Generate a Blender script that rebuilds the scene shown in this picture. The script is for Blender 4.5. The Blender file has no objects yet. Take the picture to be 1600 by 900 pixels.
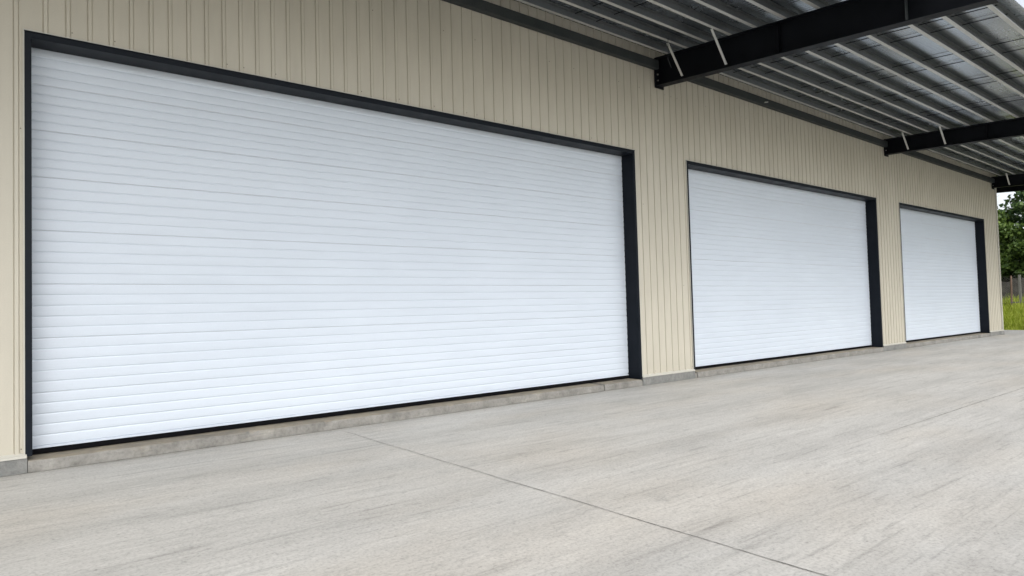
import bpy, bmesh, math, random
import numpy as np
from mathutils import Vector, Matrix, noise
random.seed(7); rng = np.random.default_rng(7)
S = bpy.context.scene
COL = S.collection
R = math.radians

# ------------------------------------------------------------------ camera
CAM = (0.0, -8.2259, 1.4882)
yaw, pitch, roll = R(38.6801), R(1.9563), R(-1.5815)
fwd = Vector((math.sin(yaw)*math.cos(pitch), math.cos(yaw)*math.cos(pitch), math.sin(pitch)))
rgt = Vector((math.cos(yaw), -math.sin(yaw), 0)); up = rgt.cross(fwd)
r2 = math.cos(roll)*rgt + math.sin(roll)*up; u2 = -math.sin(roll)*rgt + math.cos(roll)*up
cd = bpy.data.cameras.new("camera"); cam = bpy.data.objects.new("camera", cd); COL.objects.link(cam)
cam.matrix_world = Matrix(((r2.x, u2.x, -fwd.x, CAM[0]), (r2.y, u2.y, -fwd.y, CAM[1]), (r2.z, u2.z, -fwd.z, CAM[2]), (0, 0, 0, 1)))
cd.sensor_width = 36; cd.lens = 1023.95/1600*36; cd.clip_start = .05; cd.clip_end = 3000
S.camera = cam
# ------------------------------------------------------------------ sky, sun, exposure
SUN_EL, SUN_AZ = R(46), R(192)          # azimuth clockwise from +y
w = bpy.data.worlds.new("World"); S.world = w; w.use_nodes = True
nt = w.node_tree; bg = nt.nodes["Background"]
sky = nt.nodes.new("ShaderNodeTexSky"); sky.sky_type = 'NISHITA'; sky.sun_disc = False
sky.sun_elevation = SUN_EL; sky.sun_rotation = SUN_AZ; sky.air_density = 1.0; sky.dust_density = 3.0; sky.ozone_density = 1.0
hs = nt.nodes.new("ShaderNodeHueSaturation"); hs.inputs["Saturation"].default_value = .30; hs.inputs["Value"].default_value = 1.8
nt.links.new(sky.outputs[0], hs.inputs["Color"]); nt.links.new(hs.outputs[0], bg.inputs[0]); bg.inputs[1].default_value = .12
sd = bpy.data.lights.new("sun", 'SUN'); sun = bpy.data.objects.new("sun", sd); COL.objects.link(sun)
sd.energy = .5; sd.angle = R(45); sd.color = (1, .97, .93)
sdir = Vector((math.sin(SUN_AZ)*math.cos(SUN_EL), math.cos(SUN_AZ)*math.cos(SUN_EL), math.sin(SUN_EL)))
sun.rotation_euler = sdir.to_track_quat('Z', 'Y').to_euler()
S.view_settings.view_transform = 'Standard'; S.view_settings.look = 'None'; S.view_settings.gamma = 1
S.view_settings.use_curve_mapping = False
S.view_settings.exposure = 0.42

# ------------------------------------------------------------------ helpers
def tag(o, label=None, cat=None, group=None, kind=None):
    if label: o["label"] = label
    if cat: o["category"] = cat
    if group: o["group"] = group
    if kind: o["kind"] = kind
    return o
def empty(name, loc=(0, 0, 0)):
    o = bpy.data.objects.new(name, None); o.location = loc; COL.objects.link(o); return o
def link(name, me, mats, parent=None):
    o = bpy.data.objects.new(name, me); COL.objects.link(o)
    for m in (mats if isinstance(mats, (list, tuple)) else [mats]): me.materials.append(m)
    if parent:
        o.parent = parent; o.matrix_parent_inverse = Matrix.Identity(4)
    return o
class MB:
    def __init__(s): s.v = []; s.f = []; s.m = []
    def quad(s, a, b, c, d, m=0):
        i = len(s.v); s.v += [a, b, c, d]; s.f.append((i, i+1, i+2, i+3)); s.m.append(m)
    def hexa(s, p, m=0):     # 8 points: bottom 4 ccw, top 4 ccw
        i = len(s.v); s.v += [tuple(q) for q in p]
        for f in ((3, 2, 1, 0), (4, 5, 6, 7), (0, 1, 5, 4), (1, 2, 6, 5), (2, 3, 7, 6), (3, 0, 4, 7)):
            s.f.append(tuple(i+k for k in f)); s.m.append(m)
    def box(s, x0, x1, y0, y1, z0, z1, m=0):
        s.hexa([(x0, y0, z0), (x1, y0, z0), (x1, y1, z0), (x0, y1, z0), (x0, y0, z1), (x1, y0, z1), (x1, y1, z1), (x0, y1, z1)], m)
    def bar(s, a, b, wx, wz, m=0, side=None):
        a = Vector(a); b = Vector(b); d = (b-a).normalized()
        n = Vector(side) if side else d.cross(Vector((0, 0, 1)))
        if n.length < 1e-3: n = Vector((1, 0, 0))
        n = (n - d*n.dot(d)).normalized(); k = d.cross(n)
        n = n*wx/2; k = k*wz/2
        s.hexa([a-n-k, a+n-k, b+n-k, b-n-k, a-n+k, a+n+k, b+n+k, b-n+k], m)
    def tube(s, a, b, r0, r1=None, seg=8, m=0):
        r1 = r0 if r1 is None else r1
        a = Vector(a); b = Vector(b); d = (b-a).normalized()
        n = d.orthogonal().normalized(); k = d.cross(n); i = len(s.v)
        for p, r in ((a, r0), (b, r1)):
            for j in range(seg):
                t = 2*math.pi*j/seg; s.v.append(tuple(p + n*r*math.cos(t) + k*r*math.sin(t)))
        for j in range(seg):
            j2 = (j+1) % seg; s.f.append((i+j, i+j2, i+seg+j2, i+seg+j)); s.m.append(m)
        s.f.append(tuple(i+j for j in range(seg))[::-1]); s.m.append(m)
        s.f.append(tuple(i+seg+j for j in range(seg))); s.m.append(m)
    def build(s, name, mats, parent=None, smooth=False, bevel=0):
        me = bpy.data.meshes.new(name); me.from_pydata([tuple(q) for q in s.v], [], s.f)
        me.polygons.foreach_set("material_index", s.m)
        me.update()
        if bevel:
            bm = bmesh.new(); bm.from_mesh(me)
            bmesh.ops.recalc_face_normals(bm, faces=bm.faces)
            bmesh.ops.bevel(bm, geom=bm.edges[:], offset=bevel, segments=2, affect='EDGES', clamp_overlap=True)
            bm.to_mesh(me); bm.free()
        else:
            bm = bmesh.new(); bm.from_mesh(me); bmesh.ops.recalc_face_normals(bm, faces=bm.faces); bm.to_mesh(me); bm.free()
        if smooth: me.polygons.foreach_set("use_smooth", [True]*len(me.polygons))
        return link(name, me, mats, parent)

# ------------------------------------------------------------------ materials
def mat(name, col, rough=.6, metal=0, spec=.5):
    m = bpy.data.materials.new(name); m.use_nodes = True; b = m.node_tree.nodes["Principled BSDF"]
    b.inputs["Base Color"].default_value = (*col, 1); b.inputs["Roughness"].default_value = rough
    b.inputs["Metallic"].default_value = metal; b.inputs["Specular IOR Level"].default_value = spec
    return m
class G:
    def __init__(s, m):
        s.t = m.node_tree; s.n = s.t.nodes; s.b = s.n["Principled BSDF"]; s.co = s.n.new("ShaderNodeTexCoord").outputs["Object"]
    def l(s, a, b): s.t.links.new(a, b)
    def map(s, scale, rot=(0, 0, 0), loc=(0, 0, 0)):
        k = s.n.new("ShaderNodeMapping"); k.inputs["Scale"].default_value = scale; k.inputs["Rotation"].default_value = rot
        k.inputs["Location"].default_value = loc; s.l(s.co, k.inputs["Vector"]); return k.outputs[0]
    def noise(s, vec, scale=1, detail=4, rough=.5, dist=0):
        k = s.n.new("ShaderNodeTexNoise"); k.inputs["Scale"].default_value = scale; k.inputs["Detail"].default_value = detail
        k.inputs["Roughness"].default_value = rough; k.inputs["Distortion"].default_value = dist; s.l(vec, k.inputs["Vector"]); return k.outputs["Fac"]
    def ramp(s, fac, stops):
        k = s.n.new("ShaderNodeValToRGB"); e = k.color_ramp.elements
        while len(e) < len(stops): e.new(.5)
        for q, (p, c) in zip(e, stops):
            q.position = p; q.color = (*c, 1) if isinstance(c, tuple) else (c, c, c, 1)
        s.l(fac, k.inputs[0]); return k.outputs[0]
    def mix(s, a, b, fac, mode='MIX'):
        k = s.n.new("ShaderNodeMix"); k.data_type = 'RGBA'; k.blend_type = mode
        for i, v in ((0, fac), (6, a), (7, b)):
            if isinstance(v, (int, float)): k.inputs[i].default_value = v
            elif isinstance(v, tuple): k.inputs[i].default_value = (*v, 1)
            else: s.l(v, k.inputs[i])
        return k.outputs[2]
    def math(s, op, a, b=None):
        k = s.n.new("ShaderNodeMath"); k.operation = op
        for i, v in enumerate((a, b)):
            if v is None: continue
            if isinstance(v, (int, float)): k.inputs[i].default_value = v
            else: s.l(v, k.inputs[i])
        return k.outputs[0]
    def bump(s, h, strength=.3, dist=.01):
        k = s.n.new("ShaderNodeBump"); k.inputs["Strength"].default_value = strength; k.inputs["Distance"].default_value = dist
        s.l(h, k.inputs["Height"]); s.l(k.outputs[0], s.b.inputs["Normal"])

# concrete yard: trowelled streaks running along the building, fine specks, faint stains
m_yard = mat("yard_concrete", (.5, .49, .46), .8, 0, .3); g = G(m_yard)
st1 = g.noise(g.map((.5, 2.6, 1), (0, 0, R(3))), 1, 6, .62, .6)
st2 = g.noise(g.map((4.5, 10, 1), (0, 0, R(-8))), 1, 6, .68, 1.2)
st3 = g.noise(g.map((13, 26, 1), (0, 0, R(-20))), 1, 4, .6, 1.0)
big = g.noise(g.map((.28, .5, 1)), 1, 4, .55)
warm = g.noise(g.map((.35, .7, 1), loc=(4, 9, 0)), 1, 3, .5)
fine = g.noise(g.map((1, 1, 1)), 42, 4, .7)
c = g.ramp(big, [(.3, (.455, .445, .417)), (.7, (.525, .514, .482))])
c = g.mix(c, g.ramp(st1, [(.33, .90), (.5, .99), (.68, 1.05)]), 1, 'MULTIPLY')
c = g.mix(c, g.ramp(st2, [(.3, .80), (.45, .99), (.58, 1.0), (.7, 1.09)]), .85, 'MULTIPLY')
c = g.mix(c, g.ramp(st3, [(.27, .62), (.37, .98), (.62, 1.0), (.75, 1.14)]), .7, 'MULTIPLY')
c = g.mix(c, g.ramp(fine, [(.32, .72), (.48, 1.0), (.68, 1.13)]), .85, 'MULTIPLY')
lng = g.noise(g.map((.9, 15, 1), (0, 0, R(2)), (1, 5, 0)), 1, 6, .7, .35)
c = g.mix(c, g.ramp(lng, [(.30, .66), (.44, .96), (.58, 1.0), (.72, 1.13)]), .9, 'MULTIPLY')
mid = g.noise(g.map((1, 1.5, 1), loc=(7, 2, 0)), 13, 5, .7, .6)
c = g.mix(c, g.ramp(mid, [(.3, .76), (.42, .99), (.6, 1.0), (.75, 1.10)]), .85, 'MULTIPLY')
c = g.mix(c, g.ramp(warm, [(.45, (1, 1, 1)), (.75, (1.0, .955, .90))]), .8, 'MULTIPLY')
vo = g.n.new("ShaderNodeTexVoronoi"); vo.inputs["Scale"].default_value = 1; g.l(g.map((3.2, 7, 1), (0, 0, R(8))), vo.inputs["Vector"])
sp = g.ramp(vo.outputs["Distance"], [(.02, .4), (.06, 1.0)])
c = g.mix(c, sp, .6, 'MULTIPLY')
wv = g.n.new("ShaderNodeTexWave"); wv.bands_direction = 'Y'; wv.inputs["Scale"].default_value = .28; wv.inputs["Distortion"].default_value = 5
wv.inputs["Detail"].default_value = 3; wv.inputs["Detail Scale"].default_value = .5; g.l(g.map((.25, 1, 1), (0, 0, R(3))), wv.inputs["Vector"])
c = g.mix(c, g.ramp(wv.outputs["Fac"], [(0, .95), (.5, 1.0), (1, 1.02)]), 1, 'MULTIPLY')
g.l(c, g.b.inputs["Base Color"])
hh = g.math('ADD', g.math('MULTIPLY', st2, .6), g.math('ADD', g.math('MULTIPLY', fine, .35), g.math('MULTIPLY', st3, .4)))
g.bump(hh, .55, .008)

def rough_concrete(name, a, b, top=None):
    m = mat(name, a, .9, 0, .2); g = G(m)
    n1 = g.noise(g.map((1, 1, 1)), 3.2, 5, .65, .4); n2 = g.noise(g.map((1, 1, 1), loc=(3, 1, 2)), 26, 5, .7)
    n3 = g.noise(g.map((.6, .6, 3)), 2, 4, .6, 1)
    c = g.ramp(n1, [(.3, a), (.7, b)])
    c = g.mix(c, g.ramp(n2, [(.3, .72), (.5, 1.0), (.75, 1.12)]), .8, 'MULTIPLY')
    c = g.mix(c, g.ramp(n3, [(.62, (1, 1, 1)), (.72, (1.25, 1.22, 1.15))]), .6, 'MULTIPLY')
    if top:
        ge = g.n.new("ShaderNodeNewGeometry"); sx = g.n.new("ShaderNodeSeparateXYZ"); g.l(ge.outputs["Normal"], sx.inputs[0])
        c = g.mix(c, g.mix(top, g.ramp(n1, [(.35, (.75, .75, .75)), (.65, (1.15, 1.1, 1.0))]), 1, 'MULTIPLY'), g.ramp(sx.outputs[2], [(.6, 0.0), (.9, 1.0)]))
    g.l(c, g.b.inputs["Base Color"]); g.bump(g.math('ADD', n2, g.math('MULTIPLY', n1, 1.5)), .7, .012); return m
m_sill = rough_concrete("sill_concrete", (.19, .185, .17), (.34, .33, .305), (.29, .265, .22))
m_plinth = rough_concrete("plinth_concrete", (.17, .175, .17), (.28, .28, .265))

# cream cladding
m_clad = mat("cream_cladding", (.56, .52, .41), .42, 0, .4); g = G(m_clad)
n1 = g.noise(g.map((1.2, 1, .35)), 1, 4, .55); n2 = g.noise(g.map((9, 9, 1.2)), 1, 4, .6); n3 = g.noise(g.map((1, 1, 1)), 90, 2, .5)
c = g.ramp(n1, [(.3, (.525, .492, .408)), (.7, (.575, .542, .456))])
c = g.mix(c, g.ramp(n2, [(.3, .94), (.6, 1.0)]), .9, 'MULTIPLY'); c = g.mix(c, g.ramp(n3, [(.35, .97), (.6, 1.01)]), 1, 'MULTIPLY')
sx = g.n.new("ShaderNodeSeparateXYZ"); g.l(g.co, sx.inputs[0])
dirt = g.math('MULTIPLY', g.ramp(sx.outputs[2], [(.18, 1.0), (.55, 0.0)]), n2)
c = g.mix(c, (.46, .43, .35), g.math('MULTIPLY', dirt, .5))
g.l(c, g.b.inputs["Base Color"]); g.bump(n1, .15, .02)
m_trim = mat("cream_trim", (.54, .53, .475), .4, 0, .4)
m_groove = mat("lap_shadow_seal", (.22, .19, .13), .8)
m_screw = mat("screw_head", (.16, .14, .11), .5, .4)

# shutters
m_shut = mat("white_slat_enamel", (.70, .75, .83), .34, 0, .5); g = G(m_shut)
n1 = g.noise(g.map((.5, 1, .8)), 1, 4, .5); n2 = g.noise(g.map((1.1, 1, 9)), 1, 3, .6); n3 = g.noise(g.map((1, 1, 1)), 70, 2, .5)
c = g.ramp(n1, [(.3, (.635, .70, .78)), (.7, (.665, .73, .81))])
c = g.mix(c, g.ramp(n2, [(.3, .965), (.65, 1.0)]), 1, 'MULTIPLY'); c = g.mix(c, g.ramp(n3, [(.3, .98), (.6, 1.0)]), 1, 'MULTIPLY')
g.l(c, g.b.inputs["Base Color"]); g.l(g.ramp(n2, [(.3, .30), (.7, .44)]), g.b.inputs["Roughness"]); g.bump(n1, .2, .05)
m_edge = mat("slat_joint_grey", (.58, .60, .64), .6)

def steel(name, a, b, r=.4):
    m = mat(name, a, r, 0, .13); g = G(m); n1 = g.noise(g.map((1, 1, 1)), 3, 5, .6); n2 = g.noise(g.map((1, 1, 1)), 50, 3, .6)
    c = g.ramp(n1, [(.3, a), (.7, b)]); c = g.mix(c, g.ramp(n2, [(.3, .8), (.6, 1.05)]), .6, 'MULTIPLY'); g.l(c, g.b.inputs["Base Color"])
    g.l(g.ramp(n1, [(.3, r*.85), (.7, r*1.25)]), g.b.inputs["Roughness"]); g.bump(n2, .1, .004); return m
m_black = steel("black_frame_steel", (.006, .009, .014), (.011, .014, .020), .42)
m_beam = steel("black_beam_paint", (.004, .005, .007), (.007, .008, .011), .5)
m_girt = steel("dark_grey_girt", (.035, .042, .043), (.055, .06, .06), .5)
m_seal = mat("black_rubber", (.004, .004, .005), .8, 0, .1)

# galvanised steel
def galv(name, a, b, rough, metal):
    m = mat(name, a, rough, metal); g = G(m)
    vo = g.n.new("ShaderNodeTexVoronoi"); vo.inputs["Scale"].default_value = 28; g.l(g.co, vo.inputs["Vector"])
    n1 = g.noise(g.map((.6, 1.4, 1)), 1.2, 5, .6, .4)
    c = g.ramp(n1, [(.3, a), (.7, b)]); c = g.mix(c, g.ramp(vo.outputs["Distance"], [(0, 1.08), (.7, .9)]), .6, 'MULTIPLY')
    g.l(c, g.b.inputs["Base Color"]); g.l(g.ramp(n1, [(.3, rough*.92), (.7, rough*1.1)]), g.b.inputs["Roughness"]); return m
m_sheet = galv("galvanised_sheet", (.40, .435, .465), (.54, .575, .61), .26, 1)
m_purlin = galv("pale_zinc", (.46, .465, .44), (.56, .56, .53), .42, .3)  # paler tone: purlin bottom flanges and small fittings
m_web = galv("dark_zinc_web", (.15, .165, .17), (.22, .235, .24), .38, .5)  # same purlin steel, set darker on all but the bottom flange

# ------------------------------------------------------------------ geometry numbers
T0 = 4.3; ZB = .174; ZT = ZB + T0
DOORS = [(.291, 9.666), (11.273, 20.325), (21.941, 29.855)]
XE = 31.5; XL = -16.0; RX = 34.7
D = .27; FL = .058
BX = [10.47, 21.16, 31.13]
BEAMX = [-.2, 10.47, 21.16, 31.13, 34.45]
def lerp(x, a, b): return float(np.interp(x, a, b))
KX = [-16, 10.47, 21.16, 31.13, 40]
def top(x, y):
    return lerp(x, KX, [6.56, 6.44, 6.33, 6.25, 6.24]) + lerp(x, KX, [.08, .08, .05, .05, .05])*y
PD = .16           # purlin depth
PY = [-.33, -.78, -1.22, -1.71, -2.2, -2.74, -3.3, -3.97, -4.46, -5.08]
EAVE = -5.29

# ------------------------------------------------------------------ ground
def bank(x, y):
    t = min(1, max(0, (x-35.7)/8.5)); h = -.04 + t*t*(3-2*t)*1.12
    if t > 0: h += .18*t*noise.noise(Vector((x*.35, y*.35, 3)))
    return h
xs = sorted(set([-900, -300, -120, -60, -30, 0, 20, 33, 35.5, 35.7] + [35.7+.5*i for i in range(1, 44)] + [60, 70, 90, 140, 250, 900]))
ys = sorted(set([-900, -300, -150, -90, -60] + [-45+1.5*i for i in range(56)] + [50, 70, 120, 300, 900]))
me = bpy.data.meshes.new("ground")
vv = [(x, y, bank(x, y)) for x in xs for y in ys]; ny = len(ys)
ff = [(i*ny+j, (i+1)*ny+j, (i+1)*ny+j+1, i*ny+j+1) for i in range(len(xs)-1) for j in range(ny-1)]
me.from_pydata(vv, [], ff); me.polygons.foreach_set("use_smooth", [True]*len(ff))
m_soil = mat("grassy_soil", (.09, .12, .03), .95, 0, .1); g = G(m_soil)
n1 = g.noise(g.map((1, 1, 1)), .8, 6, .6); n2 = g.noise(g.map((1, 1, 1)), 9, 5, .7)
c = g.ramp(n1, [(.35, (.075, .11, .022)), (.65, (.14, .15, .05))]); c = g.mix(c, g.ramp(n2, [(.3, .5), (.7, 1.3)]), 1, 'MULTIPLY')
g.l(c, g.b.inputs["Base Color"]); g.bump(n2, .8, .05)
tag(link("ground", me, m_soil), kind="structure")

b = MB()
b.box(-60, 35.6, -60, -.02, -.15, 0); b.box(31.62, 35.6, -.02, 24, -.15, 0)
tag(b.build("concrete_yard", m_yard), kind="structure")

m_joint = mat("joint_filler_dark", (.10, .095, .085), .95); g = G(m_joint)
g.l(g.ramp(g.noise(g.map((1, 1, 1)), 7, 4, .7), [(.4, (.13, .125, .11)), (.65, (.40, .39, .36))]), g.b.inputs["Base Color"])
def joint(pts, wfun):
    b = MB(); prev = None
    for i, (x, y) in enumerate(pts):
        j = min(i, len(pts)-2); d = Vector((pts[j+1][0]-pts[j][0], pts[j+1][1]-pts[j][1], 0)).normalized(); n = Vector((-d.y, d.x, 0))
        wd = wfun(i/(len(pts)-1))*(1+.5*noise.noise(Vector((x*5, y*5, 1)))); of = .005*noise.noise(Vector((x*3, y*3, 7)))
        p = Vector((x, y, .004)) + n*of; cur = (p-n*wd/2, p+n*wd/2)
        if prev: b.quad(prev[0], prev[1], cur[1], cur[0])
        prev = cur
    return tag(b.build("expansion_joint", m_joint), kind="structure")
joint([(3.554+.004*math.sin(i*.3), -.3-.06*i) for i in range(330)], lambda t: .0065+.0035*t)
joint([(5.6+.08*i, -5.036+.006*math.sin(i*.11)) for i in range(215)], lambda t: .010*min(1, t*4, (1-t)*4+.05))
joint([(XL+.1*i, -.043+.004*noise.noise(Vector((i*.7, 0, 0)))) for i in range(476)], lambda t: .013)
joint([(9.2+.05*i, -4.05+.10*i+.02*math.sin(i*.9)) for i in range(9)], lambda t: .008*min(1, t*3, (1-t)*3))

# ------------------------------------------------------------------ warehouse
W = tag(empty("warehouse", (0, 0, 0)), "long cream metal-clad warehouse with three white roller doors in black frames", "warehouse")
# cladding profile (rib lines)
ribs = []
x = .47
while x < XE-.12: ribs.append(x); x += .1955
ribs += [.225]; x = .225-.34
while x > XL+.1: ribs.append(x); x -= .1955
ribs = sorted(ribs)
prof = []     # (x, y)
RW, RH, GW, GD = .040, .012, .007, .007
for r in ribs:
    a = r-RW/2
    prof += [(a-GW, 0, 1), (a-GW*.5, GD, 1), (a, GD*.4, 1), (a+.004, -RH, 0), (a+RW-.006, -RH, 0), (a+RW, 0, 0), (a+RW+.0015, .004, 0), (a+RW+.006, 0, 0)]
prof = [(XL, 0, 0)] + prof + [(XE, 0, 0)]
def prof_y(x):
    for (a, ya, _), (b_, yb, _) in zip(prof[:-1], prof[1:]):
        if a <= x <= b_: return ya + (yb-ya)*(x-a)/(b_-a) if b_ > a else ya
    return 0
edges = []
cur = XL
for a, b_ in DOORS: edges.append((cur, a, ZB)); edges.append((a, b_, ZT)); cur = b_
edges.append((cur, XE, ZB))
b = MB()
for a, e, z0 in edges:
    pts = [(a, prof_y(a))] + [(p[0], p[1]) for p in prof if a+1e-4 < p[0] < e-1e-4] + [(e, prof_y(e))]
    for (xa, ya), (xb, yb) in zip(pts[:-1], pts[1:]):
        za, zb_ = top(xa, 0)+PD-.01, top(xb, 0)+PD-.01
        zs = [z0, 3.0, None] if z0 < 3 else [z0, None]
        for k in range(len(zs)-1):
            lo = zs[k]; h1 = zs[k+1] if zs[k+1] else za; h2 = zs[k+1] if zs[k+1] else zb_
            b.quad((xa, ya, lo), (xb, yb, lo), (xb, yb, h2), (xa, ya, h1))
for r in ribs:                                   # small screw heads on the pans beside the ribs
    for z in (.24, 1.9, 3.47, 4.56, 5.75):
        if z < ZT and any(a-.02 < r+.03 < e+.02 for a, e in DOORS): continue
        if rng.random() < .72: continue
        xx = r+.034; b.tube((xx, .002, z), (xx, -.005, z), .0065, seg=6, m=1)
b.build("wall_cladding", [m_clad, m_screw], W)
# corner trim, gable, rear, roof
b = MB(); b.box(XE-.005, XE+.03, -.032, 18, ZB, 6.0); 
b.quad((XE+.03, -.032, 6.0), (XE+.03, 18, 6.0), (XE+.03, 18, top(XE, 18)+PD-.02), (XE+.03, -.032, top(XE, 0)+PD-.02))
b.quad((XE-.005, -.032, 6.0), (XE+.03, -.032, 6.0), (XE+.03, -.032, top(XE, 0)+PD-.02), (XE-.005, -.032, top(XE, 0)+PD-.02))
for k in range(90):
    yy = .1+.195*k; b.box(XE+.03, XE+.045, yy, yy+.04, ZB, 6.1)
b.build("gable_wall", m_clad, W)
b = MB(); b.box(XE-.085, XE-.007, -.030, -.003, ZB+.002, top(XE, 0)-.0, 0); b.build("corner_flashing", m_trim, W, bevel=.004)
b = MB(); b.box(XL, XE, 17.9, 18, 0, 6.6); b.box(XL-.05, XL, 0, 18, 0, 6.3); b.build("rear_wall", m_clad, W)
b = MB()
seg = sorted(set([XL-.3, 10.47, 21.16, 31.13, RX]))
for a, e in zip(seg[:-1], seg[1:]):
    b.quad((a, .0, top(a, 0)+PD+.004), (e, .0, top(e, 0)+PD+.004), (e, 18.4, top(e, 18.4)+PD+.004), (a, 18.4, top(a, 18.4)+PD+.004))
b.build("roof", m_sheet, W)
# base flashing + plinths
piers = [(XL, DOORS[0][0]), (DOORS[0][1], DOORS[1][0]), (DOORS[1][1], DOORS[2][0]), (DOORS[2][1], XE)]
for i, (a, e) in enumerate(piers):
    b = MB(); a2 = a-.0 if i else a; e2 = e+(.012 if i < 3 else .03)
    p = [(0.01, ZB+.03), (-.020, ZB+.012), (-.048, ZB-.002), (-.048, ZB-.022), (-.043, ZB-.022), (-.043, ZB-.006), (0.01, ZB-.004)]
    n = len(p); i0 = len(b.v)
    for xx in (a2-.01, e2): b.v += [(xx, q[0], q[1]) for q in p]
    for k in range(n): b.f.append((i0+k, i0+(k+1) % n, i0+n+(k+1) % n, i0+n+k)); b.m.append(0)
    b.f.append(tuple(range(i0, i0+n))); b.m.append(0); b.f.append(tuple(range(i0+2*n-1, i0+n-1, -1))); b.m.append(0)
    b.build("base_flashing", m_trim, W)
def block(name, x0, x1, y0, y1, z0, z1, m, parent, slope=0, jag=.006, step=.06, zj=None):
    """cast concrete block: front edge and arris wander and chip a little"""
    nx = max(2, int((x1-x0)/step)); sec = []
    rows = [(y0, z0-.02), (y0, z0+(z1-z0)*.35), (y0, z0+(z1-z0)*.7), (y0+.001, z1-.012-slope), (y0+.012, z1-slope), (y0+.06, z1-slope*.9), (y0+(y1-y0)*.5, z1-slope*.5), (y1, z1)]
    vs = []; fs = []
    for i in range(nx+1):
        xx = x0+(x1-x0)*i/nx
        for k, (yy, zz) in enumerate(rows):
            q = Vector((xx*2.3, k*.7, 5)); a1 = noise.noise(q); a2 = noise.noise(Vector((xx*11, k*1.3, 2)))
            ch = max(0, noise.noise(Vector((xx*4.2, 9, 1)))-.28)*(.09 if k in (3, 4) else .02)
            dy = (a1*.8+a2*.5)*jag if k < 6 else 0; dz = (a2*.5+a1*.5)*jag if k >= 3 and k < 7 else 0
            vs.append((xx, yy+dy+ch, zz+dz-(ch*.7 if k in (3, 4) else 0)))
    n = len(rows)
    for i in range(nx):
        for k in range(n-1): fs.append((i*n+k, (i+1)*n+k, (i+1)*n+k+1, i*n+k+1))
    for s_ in (0, nx):
        base = len(vs); vs.append((vs[s_*n][0], y1, z0-.02)); fs.append(tuple([s_*n+k for k in range(n)]+[base]))
    me = bpy.data.meshes.new(name); me.from_pydata(vs, [], fs)
    bm = bmesh.new(); bm.from_mesh(me); bmesh.ops.recalc_face_normals(bm, faces=bm.faces); bm.to_mesh(me); bm.free()
    return link(name, me, m, parent)
for i, (a, e) in enumerate(piers):
    e2 = e+.015 if i < 3 else XE+.09
    a2 = a+(.004 if i else 0)
    block("plinth", a2, e2, -.034, .26, 0, ZB-.014, m_plinth, W, jag=.003)
b = MB(); b.box(XE+.0, XE+.09, .24, 18, -.02, ZB-.016); b.build("plinth", m_plinth, W)
for a, e in DOORS:
    # the sill slab is cast in lengths that have cracked apart
    cuts = [a+.02] + ([8.55, 8.63] if a < 1 else ([11.39] if a < 12 else [])) + [e-.002]
    for k, (c0, c1) in enumerate(zip(cuts[:-1], cuts[1:])):
        block("door_sill", c0, c1-.006, -.032+(.02 if c1-c0 < .2 else 0), .42, 0, .128-(.02 if c1-c0 < .1 else 0), m_sill, W, slope=.012, jag=.008, step=.05)

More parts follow.
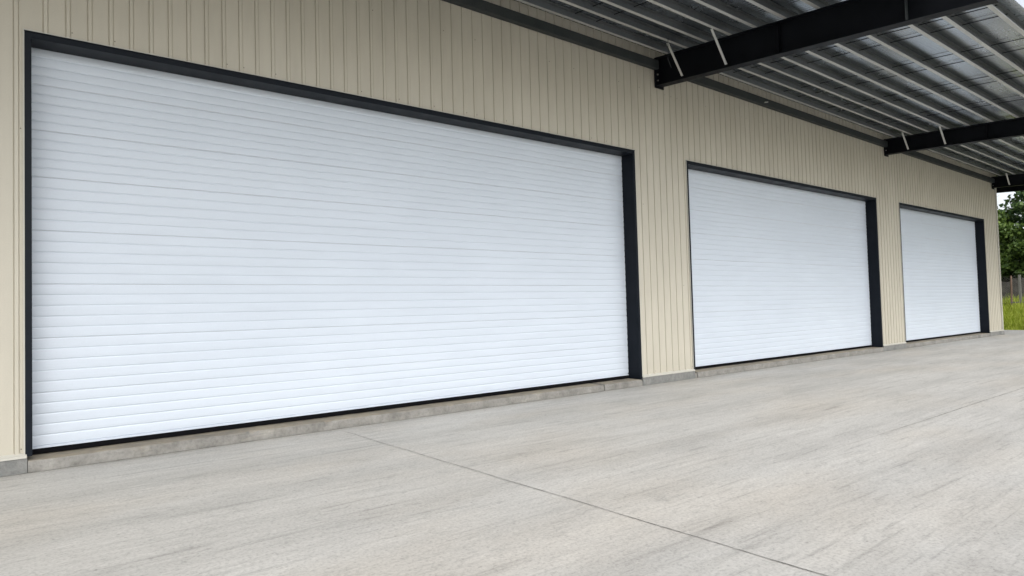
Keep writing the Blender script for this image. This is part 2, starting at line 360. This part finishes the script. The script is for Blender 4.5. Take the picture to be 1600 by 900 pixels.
# ------------------------------------------------------------------ roller doors
def slat_lines():
    js = [.206, .76, 1.33, 1.90, 2.47, 3.04, 3.54, 4.03]
    L = [(.206, 1)]
    for a, e in zip(js[:-1], js[1:]):
        for k in range(1, 6): L.append((a+(e-a)*k/5, 1 if k == 5 else 0))
    z = 4.03
    while z < 4.5: z += .099; L.append((z, 0))
    return L
LINES = slat_lines()
def make_door(x0, x1, idx):
    a, e = x0+FL, x1-FL
    b = MB(); pr = []
    for (z0, j0), (z1, j1) in zip(LINES[:-1], LINES[1:]):
        h = z1-z0; y = D
        pr += [(y+.006 if j0 else y+.0035, z0, 1 if j0 else 0), (y+.001, z0+.0045 if j0 else z0+.005, 0), (y-.0030, z0+.012, 0), (y-.0042, z0+h*.33, 0), (y-.0038, z0+h*.66, 0), (y-.0022, z1-.014, 0), (y+.0005, z1-.005, 0)]
    pr = [(D+.0, .185, 0), (D-.012, .186, 0), (D-.012, .202, 0), (D+.003, .204, 0)] + pr
    pr = [p for p in pr if p[1] < ZT-.02]
    nx = max(4, int((e-a)/.35)); n = len(pr)
    for i in range(nx+1):
        xx = a-.01+(e-a+.02)*i/nx
        for k, (yy, zz, _) in enumerate(pr):
            wob = .0045*noise.noise(Vector((xx*.45+idx*7, zz*.55, 1))) + .0012*noise.noise(Vector((xx*.8+idx*3, round(zz*9.5)*3.1, 4)))
            b.v.append((xx, yy+wob, zz+.0010*noise.noise(Vector((xx*.6, zz*3, idx)))))
    for i in range(nx):
        for k in range(n-1):
            b.f.append((i*n+k, (i+1)*n+k, (i+1)*n+k+1, i*n+k+1)); b.m.append(1 if pr[k][2] else 0)
    o = b.build("roller_door", [m_shut, m_edge], W)
    # black frame: flange proud of the cladding, reveals and soffit
    f = MB(); P = -.022; y1 = D+.09
    f.box(x0, a, P, y1, ZB-.012, ZT)                     # left jamb
    f.box(e, x1, P, y1, .125, ZT)                        # right jamb
    f.box(a-.001, e+.001, P, y1, ZT-FL, ZT-.001)         # header
    f.build("door_frame", m_black, o, bevel=.003)
    f = MB()                                             # notched flashing lip over the header
    xx = x0-.004
    while xx < x1:
        x2 = min(xx+2.4, x1+.004); f.box(xx, x2-.003, P-.006, P+.03, ZT+.001, ZT+.010+.003*random.random()); xx = x2
    f.build("head_flashing", m_black, o)
    f = MB(); f.box(x0-.012, x0-.001, -.024, .004, ZB, ZT+.018); f.box(x1+.001, x1+.012, -.024, .004, ZB, ZT+.018)
    f.box(x0-.012, x1+.012, -.019, .004, ZT+.014, ZT+.026); f.build("edge_trim", m_trim, o)
    f = MB(); f.box(a-.02, e+.02, D-.020, D+.03, .131, .186); f.build("bottom_seal", m_seal, o, bevel=.004)
    f = MB(); f.box(e-.004, e-.0005, D-.05, D-.018, .18, .30); f.box(e-.030, e-.006, D-.022, D-.0135, .205, .232); f.build("guide_bracket", m_black, o)
    return o
for i, (a, e) in enumerate(DOORS): make_door(a, e, i)

# ------------------------------------------------------------------ canopy
K = tag(empty("canopy", (10, 0, 6.3)), "open steel canopy with corrugated galvanised roof on black beams above the doors", "canopy")
K.location = (0, 0, 0)
# corrugated sheet
pitch_ = .088
PROF = [(0, 0), (.060, 0), (.065, .011), (.083, .011)]
def sheet_xs(x0, x1):
    out = []; i = 0
    while x0+i*pitch_ < x1:
        out += [(x0+i*pitch_+a, z) for a, z in PROF]; i += 1
    return out
XSH = sheet_xs(XL-.3, RX); nx = len(XSH); rowsy = [EAVE, EAVE*.5, .0, ]
vs = []
for xx, wv_ in XSH:
    for yy in rowsy: vs.append((xx, yy, top(xx, yy)+PD+.001+wv_))
n = len(rowsy); fs = [(i*n+k, (i+1)*n+k, (i+1)*n+k+1, i*n+k+1) for i in range(nx-1) for k in range(n-1)]
me = bpy.data.meshes.new("roof_sheet"); me.from_pydata(vs, [], fs)
link("roof_sheet", me, m_sheet, K)
# the same corrugation under the gable overhang
xo = [q for q in XSH if q[0] > XE-.1]; vs = [(xx, yy, top(xx, yy)+PD-.02+z_) for xx, z_ in xo for yy in (.002, 5.0)]
fs = [(i*2, i*2+2, i*2+3, i*2+1) for i in range(len(xo)-1)]
me = bpy.data.meshes.new("overhang_sheet"); me.from_pydata(vs, [], fs); link("overhang_sheet", me, m_sheet, K)
# purlins: lipped C sections, one run along the whole canopy
def run(y, name="purlin", parent=K, x0=XL, x1=RX-.02):
    b = MB(); ks = [x0]+[k for k in (10.47, 21.16, 31.13) if x0 < k < x1]+[x1]
    for a, e in zip(ks[:-1], ks[1:]):
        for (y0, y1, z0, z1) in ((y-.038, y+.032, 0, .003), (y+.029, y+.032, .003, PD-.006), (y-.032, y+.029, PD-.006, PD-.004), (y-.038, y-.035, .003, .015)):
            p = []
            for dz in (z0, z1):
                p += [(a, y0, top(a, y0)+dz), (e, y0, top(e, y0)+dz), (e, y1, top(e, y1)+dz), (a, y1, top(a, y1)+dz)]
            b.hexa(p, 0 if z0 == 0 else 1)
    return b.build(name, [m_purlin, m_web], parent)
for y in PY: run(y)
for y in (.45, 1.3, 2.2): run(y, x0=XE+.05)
# beams: I sections
BD = {-.2: .56, 10.47: .56, 21.16: .46, 31.13: .43, 34.45: .24}
for bxx in BEAMX:
    dpt = BD[bxx]; b = MB(); h = .10; yi, yo = (-.02, -5.62) if bxx != 34.45 else (4.8, -5.27)
    def zt(y): return top(bxx, y)-.004
    def piece(xa, xb, za, zb_):
        p = []
        for dz in (za, zb_): p += [(xa, yo, zt(yo)+dz), (xb, yo, zt(yo)+dz), (xb, yi, zt(yi)+dz), (xa, yi, zt(yi)+dz)]
        b.hexa(p)
    piece(bxx-h, bxx+h, -.014, 0); piece(bxx-h, bxx+h, -dpt, -dpt+.014); piece(bxx-.005, bxx+.005, -dpt+.014, -.014)
    o = b.build("beam", m_beam, K)
    b = MB()
    if bxx != 34.45:
        b.box(bxx-.13, bxx+.13, -.040, -.019, zt(0)-dpt-.05, zt(0)-.02); b.build("end_plate", m_beam, o)
        for zz in (.08, .2, .34, .46):
            if zz > dpt-.04: continue
            for sx_ in (-.06, .06): b = MB(); b.tube((bxx+sx_, -.040, zt(0)-zz), (bxx+sx_, -.062, zt(0)-zz), .014, seg=6); b.build("bolt", m_purlin, o)
        for yy in (-2.6, -4.55):
            b = MB(); b.box(bxx-.088, bxx-.006, yy-.005, yy+.005, zt(yy)-dpt+.016, zt(yy)-.016); b.build("stiffener", m_beam if yy > -3 else m_girt, o)
        for yy in (-.70, -1.65, -4.60) if bxx != 31.13 else (-.62, -1.6):
            if yy < -4:
                b = MB(); b.bar((bxx-.10, yy-.07, zt(yy)-.06), (bxx-.30, yy-.07, zt(yy)+.05), .04, .006, side=(0, 1, 0)); b.build("fly_brace", m_purlin, o)
                continue
            b = MB(); b.bar((bxx-.57, yy, zt(yy)+.015), (bxx-.13, yy+.02, zt(yy)-dpt+.045), .045, .006, side=(0, 1, 0)); b.build("fly_brace", m_purlin, o)
# girt channel along the wall between the beams
for a, e in zip(BEAMX[:-2], BEAMX[1:-1]):
    b = MB(); a2, e2 = a+.11, e-.11
    def pc(y0, y1, z0, z1):
        p = []
        for dz in (z0, z1): p += [(a2, y0, top(a2, 0)+dz), (e2, y0, top(e2, 0)+dz), (e2, y1, top(e2, 0)+dz), (a2, y1, top(a2, 0)+dz)]
        b.hexa(p)
    pc(-.125, -.117, -.262, -.098); pc(-.117, -.02, -.262, -.255); pc(-.117, -.02, -.105, -.098)
    b.build("wall_girt", m_girt, K)
b = MB(); b.bar((14.2, -.13, 6.19), (14.32, -.14, 6.215), .05, .02); b.build("cable_clip", m_purlin, K)
# sag rods
for k, xx in enumerate([3.3, 3.85, 5.6, 6.1, 7.9, 8.4, 12.6, 13.15, 14.75, 15.35, 16.9, 17.45, 19.1, 19.6, 23.2, 25.4, 27.3, 29.2]):
    b = MB(); jj = rng.uniform(-.05, .05)
    for ya, yb in zip(PY[:-1], PY[1:]):
        b.tube((xx+jj, ya, top(xx, ya)+PD-.035), (xx+jj, yb, top(xx, yb)+PD-.035), .0075, seg=5)
    b.build("sag_rod", m_beam, K)
# loose tie wire hanging by the first beam
b = MB(); pts = [(9.75, -.83, 6.40), (9.78, -.80, 6.30), (9.86, -.74, 6.22), (9.95, -.66, 6.12), (10.12, -.60, 6.0)]
for p, q in zip(pts[:-1], pts[1:]): b.tube(p, q, .006, seg=5)
b.build("tie_wire", m_girt, K)
# gable eave fascia
b = MB(); b.hexa([(RX-.01, EAVE, top(RX, EAVE)-.0), (RX+.01, EAVE, top(RX, EAVE)-.0), (RX+.01, 5, top(RX, 5)), (RX-.01, 5, top(RX, 5)),
                  (RX-.01, EAVE, top(RX, EAVE)+.2), (RX+.01, EAVE, top(RX, EAVE)+.2), (RX+.01, 5, top(RX, 5)+.2), (RX-.01, 5, top(RX, 5)+.2)])
b.build("rake_flashing", m_girt, K)

# ------------------------------------------------------------------ beyond the yard
def leafmat(name, cols, rough=.5, trans=.25):
    m = mat(name, cols[0], rough, 0, .35); g = G(m)
    oi = g.n.new("ShaderNodeNewGeometry"); n1 = g.noise(g.map((1, 1, 1)), .9, 4, .6)
    mx = g.math('ADD', g.math('MULTIPLY', oi.outputs["Random Per Island"], .6), g.math('MULTIPLY', n1, .5))
    c = g.ramp(mx, [(.2, cols[0]), (.5, cols[1]), (.85, cols[2])]); g.l(c, g.b.inputs["Base Color"])
    tr = g.n.new("ShaderNodeBsdfTranslucent"); g.l(c, tr.inputs[0]); mxs = g.n.new("ShaderNodeMixShader"); mxs.inputs[0].default_value = trans
    g.l(g.b.outputs[0], mxs.inputs[1]); g.l(tr.outputs[0], mxs.inputs[2]); g.l(mxs.outputs[0], g.n["Material Output"].inputs[0]); return m
m_leaf_d = leafmat("leaf_dark", [(.02, .05, .018), (.055, .105, .03), (.13, .20, .055)])
m_leaf_m = leafmat("leaf_mid", [(.035, .07, .018), (.085, .145, .03), (.17, .25, .05)])
m_grass = leafmat("grass_blade", [(.20, .27, .02), (.34, .42, .04), (.52, .55, .11)], .6, .35)
m_bark = rough_concrete("bark", (.05, .04, .03), (.11, .09, .07))
m_stone = rough_concrete("old_stone", (.06, .056, .05), (.14, .13, .115))
m_post_c = rough_concrete("post_concrete", (.17, .17, .155), (.26, .25, .23))
m_post_w = rough_concrete("post_wood", (.15, .10, .075), (.23, .16, .125))
m_wire = mat("fence_wire", (.14, .13, .12), .6, .5)

def quads(name, P, U, V, m, parent=None):
    n = len(P); co = np.empty((n, 4, 3)); co[:, 0] = P-U-V*.4; co[:, 1] = P+U-V*.2; co[:, 2] = P+U*.15+V; co[:, 3] = P-U+V*.3
    me = bpy.data.meshes.new(name); me.vertices.add(n*4); me.vertices.foreach_set("co", co.ravel())
    me.loops.add(n*4); me.loops.foreach_set("vertex_index", np.arange(n*4)); me.polygons.add(n)
    me.polygons.foreach_set("loop_start", np.arange(n)*4); me.polygons.foreach_set("loop_total", np.full(n, 4)); me.update(); me.validate()
    return link(name, me, m, parent)
def rdir(n):
    v = rng.normal(size=(n, 3)); return v/np.linalg.norm(v, axis=1)[:, None]
def tree(name, label, cat, x, y, h, rad, low, m, kind, nleaf=16000, ls=.11):
    z0 = bank(x, y); t = tag(empty(name, (x, y, z0)), label, cat, "trees and bushes beyond the fence")
    b = MB(); p = Vector((0, 0, -.1)); tr = .035*h+.05; nodes = []
    nseg = 7; 
    for i in range(nseg):
        q = Vector((.08*h*noise.noise(Vector((x, i*.5, 1)))*.6, .08*h*noise.noise(Vector((y, i*.5, 2)))*.6, h*.9*(i+1)/nseg))
        r0 = tr*(1-i/nseg)**.8+.015; r1 = tr*(1-(i+1)/nseg)**.8+.012
        b.tube(p, q, r0, r1, 8); nodes.append((q, r1)); p = q
    C = []
    nb = int(26 + h*2)
    for k in range(nb):
        f = low + (1-low)*rng.random()**.9
        i = min(nseg-1, int(f*nseg)); q = nodes[i][0]; a = rng.random()*2*math.pi
        if kind == 'cone': rr = rad*(1.05-.85*(f-low)/(1-low))
        else: rr = rad*math.sin(math.pi*min(1, .18+.80*(f-low)/(1-low)))**.6
        L = rr*rng.uniform(.65, 1.12)
        e = Vector((q.x+L*math.cos(a), q.y+L*math.sin(a), h*f+L*rng.uniform(-.15, .35)))
        s_ = Vector((q.x*.8, q.y*.8, max(.1, h*f-.25*L))); b.tube(s_, e, max(.012, nodes[i][1]*.4), .008, 5)
        for u in (.45, .7, .9, 1.0):
            C.append((*(s_.lerp(e, u)+Vector(rng.normal(size=3)*.12*rad)), rad*rng.uniform(.16, .30)))
    b.build("trunk", m_bark, t, smooth=True)
    C = np.array(C); idx = rng.integers(len(C), size=nleaf)
    d = rdir(nleaf)*(rng.random(nleaf)**.55)[:, None]*C[idx, 3][:, None]; d[:, 2] *= .75
    P = C[idx, :3]+d; keep = P[:, 2] > .05; P = P[keep]; n = len(P)
    sz = ls*rng.uniform(.6, 1.5, n)[:, None]
    U = rdir(n); V = np.cross(U, rdir(n)); V /= np.linalg.norm(V, axis=1)[:, None]+1e-6
    quads("crown", P, U*sz*.55, V*sz, m, t)
    return t
tree("evergreen_tree", "tall dark evergreen tree at the right edge, rising above the bushes", "tree", 53, 2.9, 14.5, 2.9, .16, m_leaf_d, 'cone', 17000, .16)
tree("leafy_bush", "dense green bush just right of the warehouse corner, below the patch of sky", "bush", 50.5, 5.2, 5.5, 2.6, .04, m_leaf_m, 'dome', 22000, .13)
tree("leafy_bush", "low bright green bush in front of the tall evergreen behind the wall", "bush", 49.3, 2.4, 4.6, 2.0, .04, m_leaf_m, 'dome', 16000, .12)
tree("leafy_bush", "dark bush filling the gap behind the green bushes", "bush", 54.5, 6.4, 5.6, 2.4, .03, m_leaf_d, 'dome', 16000, .15)
for i, (x, y, h, r, mm, k) in enumerate([(53, -3.2, 11.5, 2.9, m_leaf_d, 'cone'), (50, -1.6, 5.2, 2.3, m_leaf_m, 'dome'), (52, -8.5, 10, 3.0, m_leaf_m, 'dome'), (50, -6, 4.8, 2.2, m_leaf_d, 'dome'),
                                         (54, -14, 12, 3.2, m_leaf_d, 'cone'), (50.5, -12, 5.5, 2.6, m_leaf_m, 'dome'), (53, -20, 9, 3.2, m_leaf_m, 'dome'), (52, 12.5, 8, 2.8, m_leaf_d, 'dome'), (54, 18, 10, 3.0, m_leaf_d, 'cone')]):
    tree("evergreen_tree" if k == 'cone' else "leafy_tree", "tree of the row that continues behind the stone wall", "tree", x, y, h, r, .05, mm, k, 9000, .2)

t = tag(empty("bare_tree", (57, 8.2, bank(57, 8.2))), "thin tree with bare twigs against the patch of sky at the warehouse corner", "tree", "trees and bushes beyond the fence")
b = MB(); b.tube((0, 0, -.1), (-.1, -.2, 6.0), .13, .07); b.tube((-.1, -.2, 6.0), (.1, -.9, 8.6), .07, .03)
for k in range(26):
    u = rng.random(); p = Vector((-.1, -.2, 6.0)).lerp(Vector((.1, -.9, 8.6)), u); d_ = Vector((rng.uniform(-.6, .6), rng.uniform(-1, .7), rng.uniform(.2, .9)))*rng.uniform(.5, 1.2)
    b.tube(p, p+d_, .022, .008, 5); b.tube(p+d_*.6, p+d_*.6+Vector(rng.normal(size=3)*.3), .01, .005, 4)
b.build("trunk", m_bark, t)
# stone wall
b = MB()
for k in range(60):
    y0 = -28+k*.9; b.box(47.0+.05*rng.random(), 47.5, y0, y0+.895, .7, 2.35+.25*rng.random())
tag(b.build("stone_wall", m_stone, bevel=.02), "weathered grey stone wall behind the wire fence at the right edge", "wall")
# fence
F = tag(empty("wire_fence", (42, 2, 1)), "rusty wire fence on grey concrete and brown posts above the grass bank", "fence"); F.location = (0, 0, 0)
fy = [1.9+2.7*k for k in range(-10, 6)]
for yy in fy:
    z = bank(42, yy); b = MB(); b.hexa([(41.94, yy-.06, z-.3), (42.06, yy-.06, z-.3), (42.06, yy+.06, z-.3), (41.94, yy+.06, z-.3), (41.95, yy-.05, 2.62), (42.05, yy-.05, 2.62), (42.05, yy+.05, 2.62), (41.95, yy+.05, 2.62)])
    b.build("fence_post", m_post_c, F, bevel=.01)
b = MB(); b.tube((41.9, 2.27, .6), (41.93, 2.24, 2.58), .05, .042, 8); tag(b.build("fence_post", m_post_w, F), "brown wooden post")
b = MB(); b.bar((41.88, 2.3, 1.18), (41.9, 1.75, 1.20), .05, .05); b.build("rail", m_post_c, F)
b = MB()
for z in (1.15, 1.45, 1.75, 2.05, 2.32, 2.55):
    for ya, yb in zip(fy[:-1], fy[1:]):
        ym = (ya+yb)/2; b.tube((41.98, ya, z), (41.98, ym, z-.03), .006, seg=4); b.tube((41.98, ym, z-.03), (41.98, yb, z), .006, seg=4)
yy = fy[0]
while yy < fy[-1]:
    b.tube((42, yy, 1.0), (42, yy+1.5, 2.5), .0035, seg=3); b.tube((42, yy+1.5, 1.0), (42, yy, 2.5), .0035, seg=3); yy += .12
b.build("wire_mesh", m_wire, F)

# grass
n = 60000
gx = 35.75+rng.random(n)**1.1*12; gy = rng.uniform(-22, 10, n)
near = rng.random(n) < .5; gy[near] = rng.uniform(-1, 5, near.sum())
gz = np.array([bank(a, c_) for a, c_ in zip(gx, gy)])
hgt = rng.uniform(.12, .34, n)*np.where(rng.random(n) < .12, 1.5, .9)*(1+.9*np.array([noise.noise(Vector((a*.9, c_*.9, 0))) for a, c_ in zip(gx, gy)]))*np.clip((gx-35.6)*.6, .35, 1)
P = np.stack([gx, gy, gz], 1); a = rng.random(n)*2*math.pi
U = np.stack([np.cos(a), np.sin(a), 0*a], 1)*.022; V = np.stack([rng.normal(0, .3, n), rng.normal(0, .3, n), np.ones(n)], 1)*hgt[:, None]
o = quads("grass", P, U, V, m_grass); tag(o, "bright green uncut grass on the bank below the fence", "grass", kind="stuff")
print("built", len(bpy.data.objects))
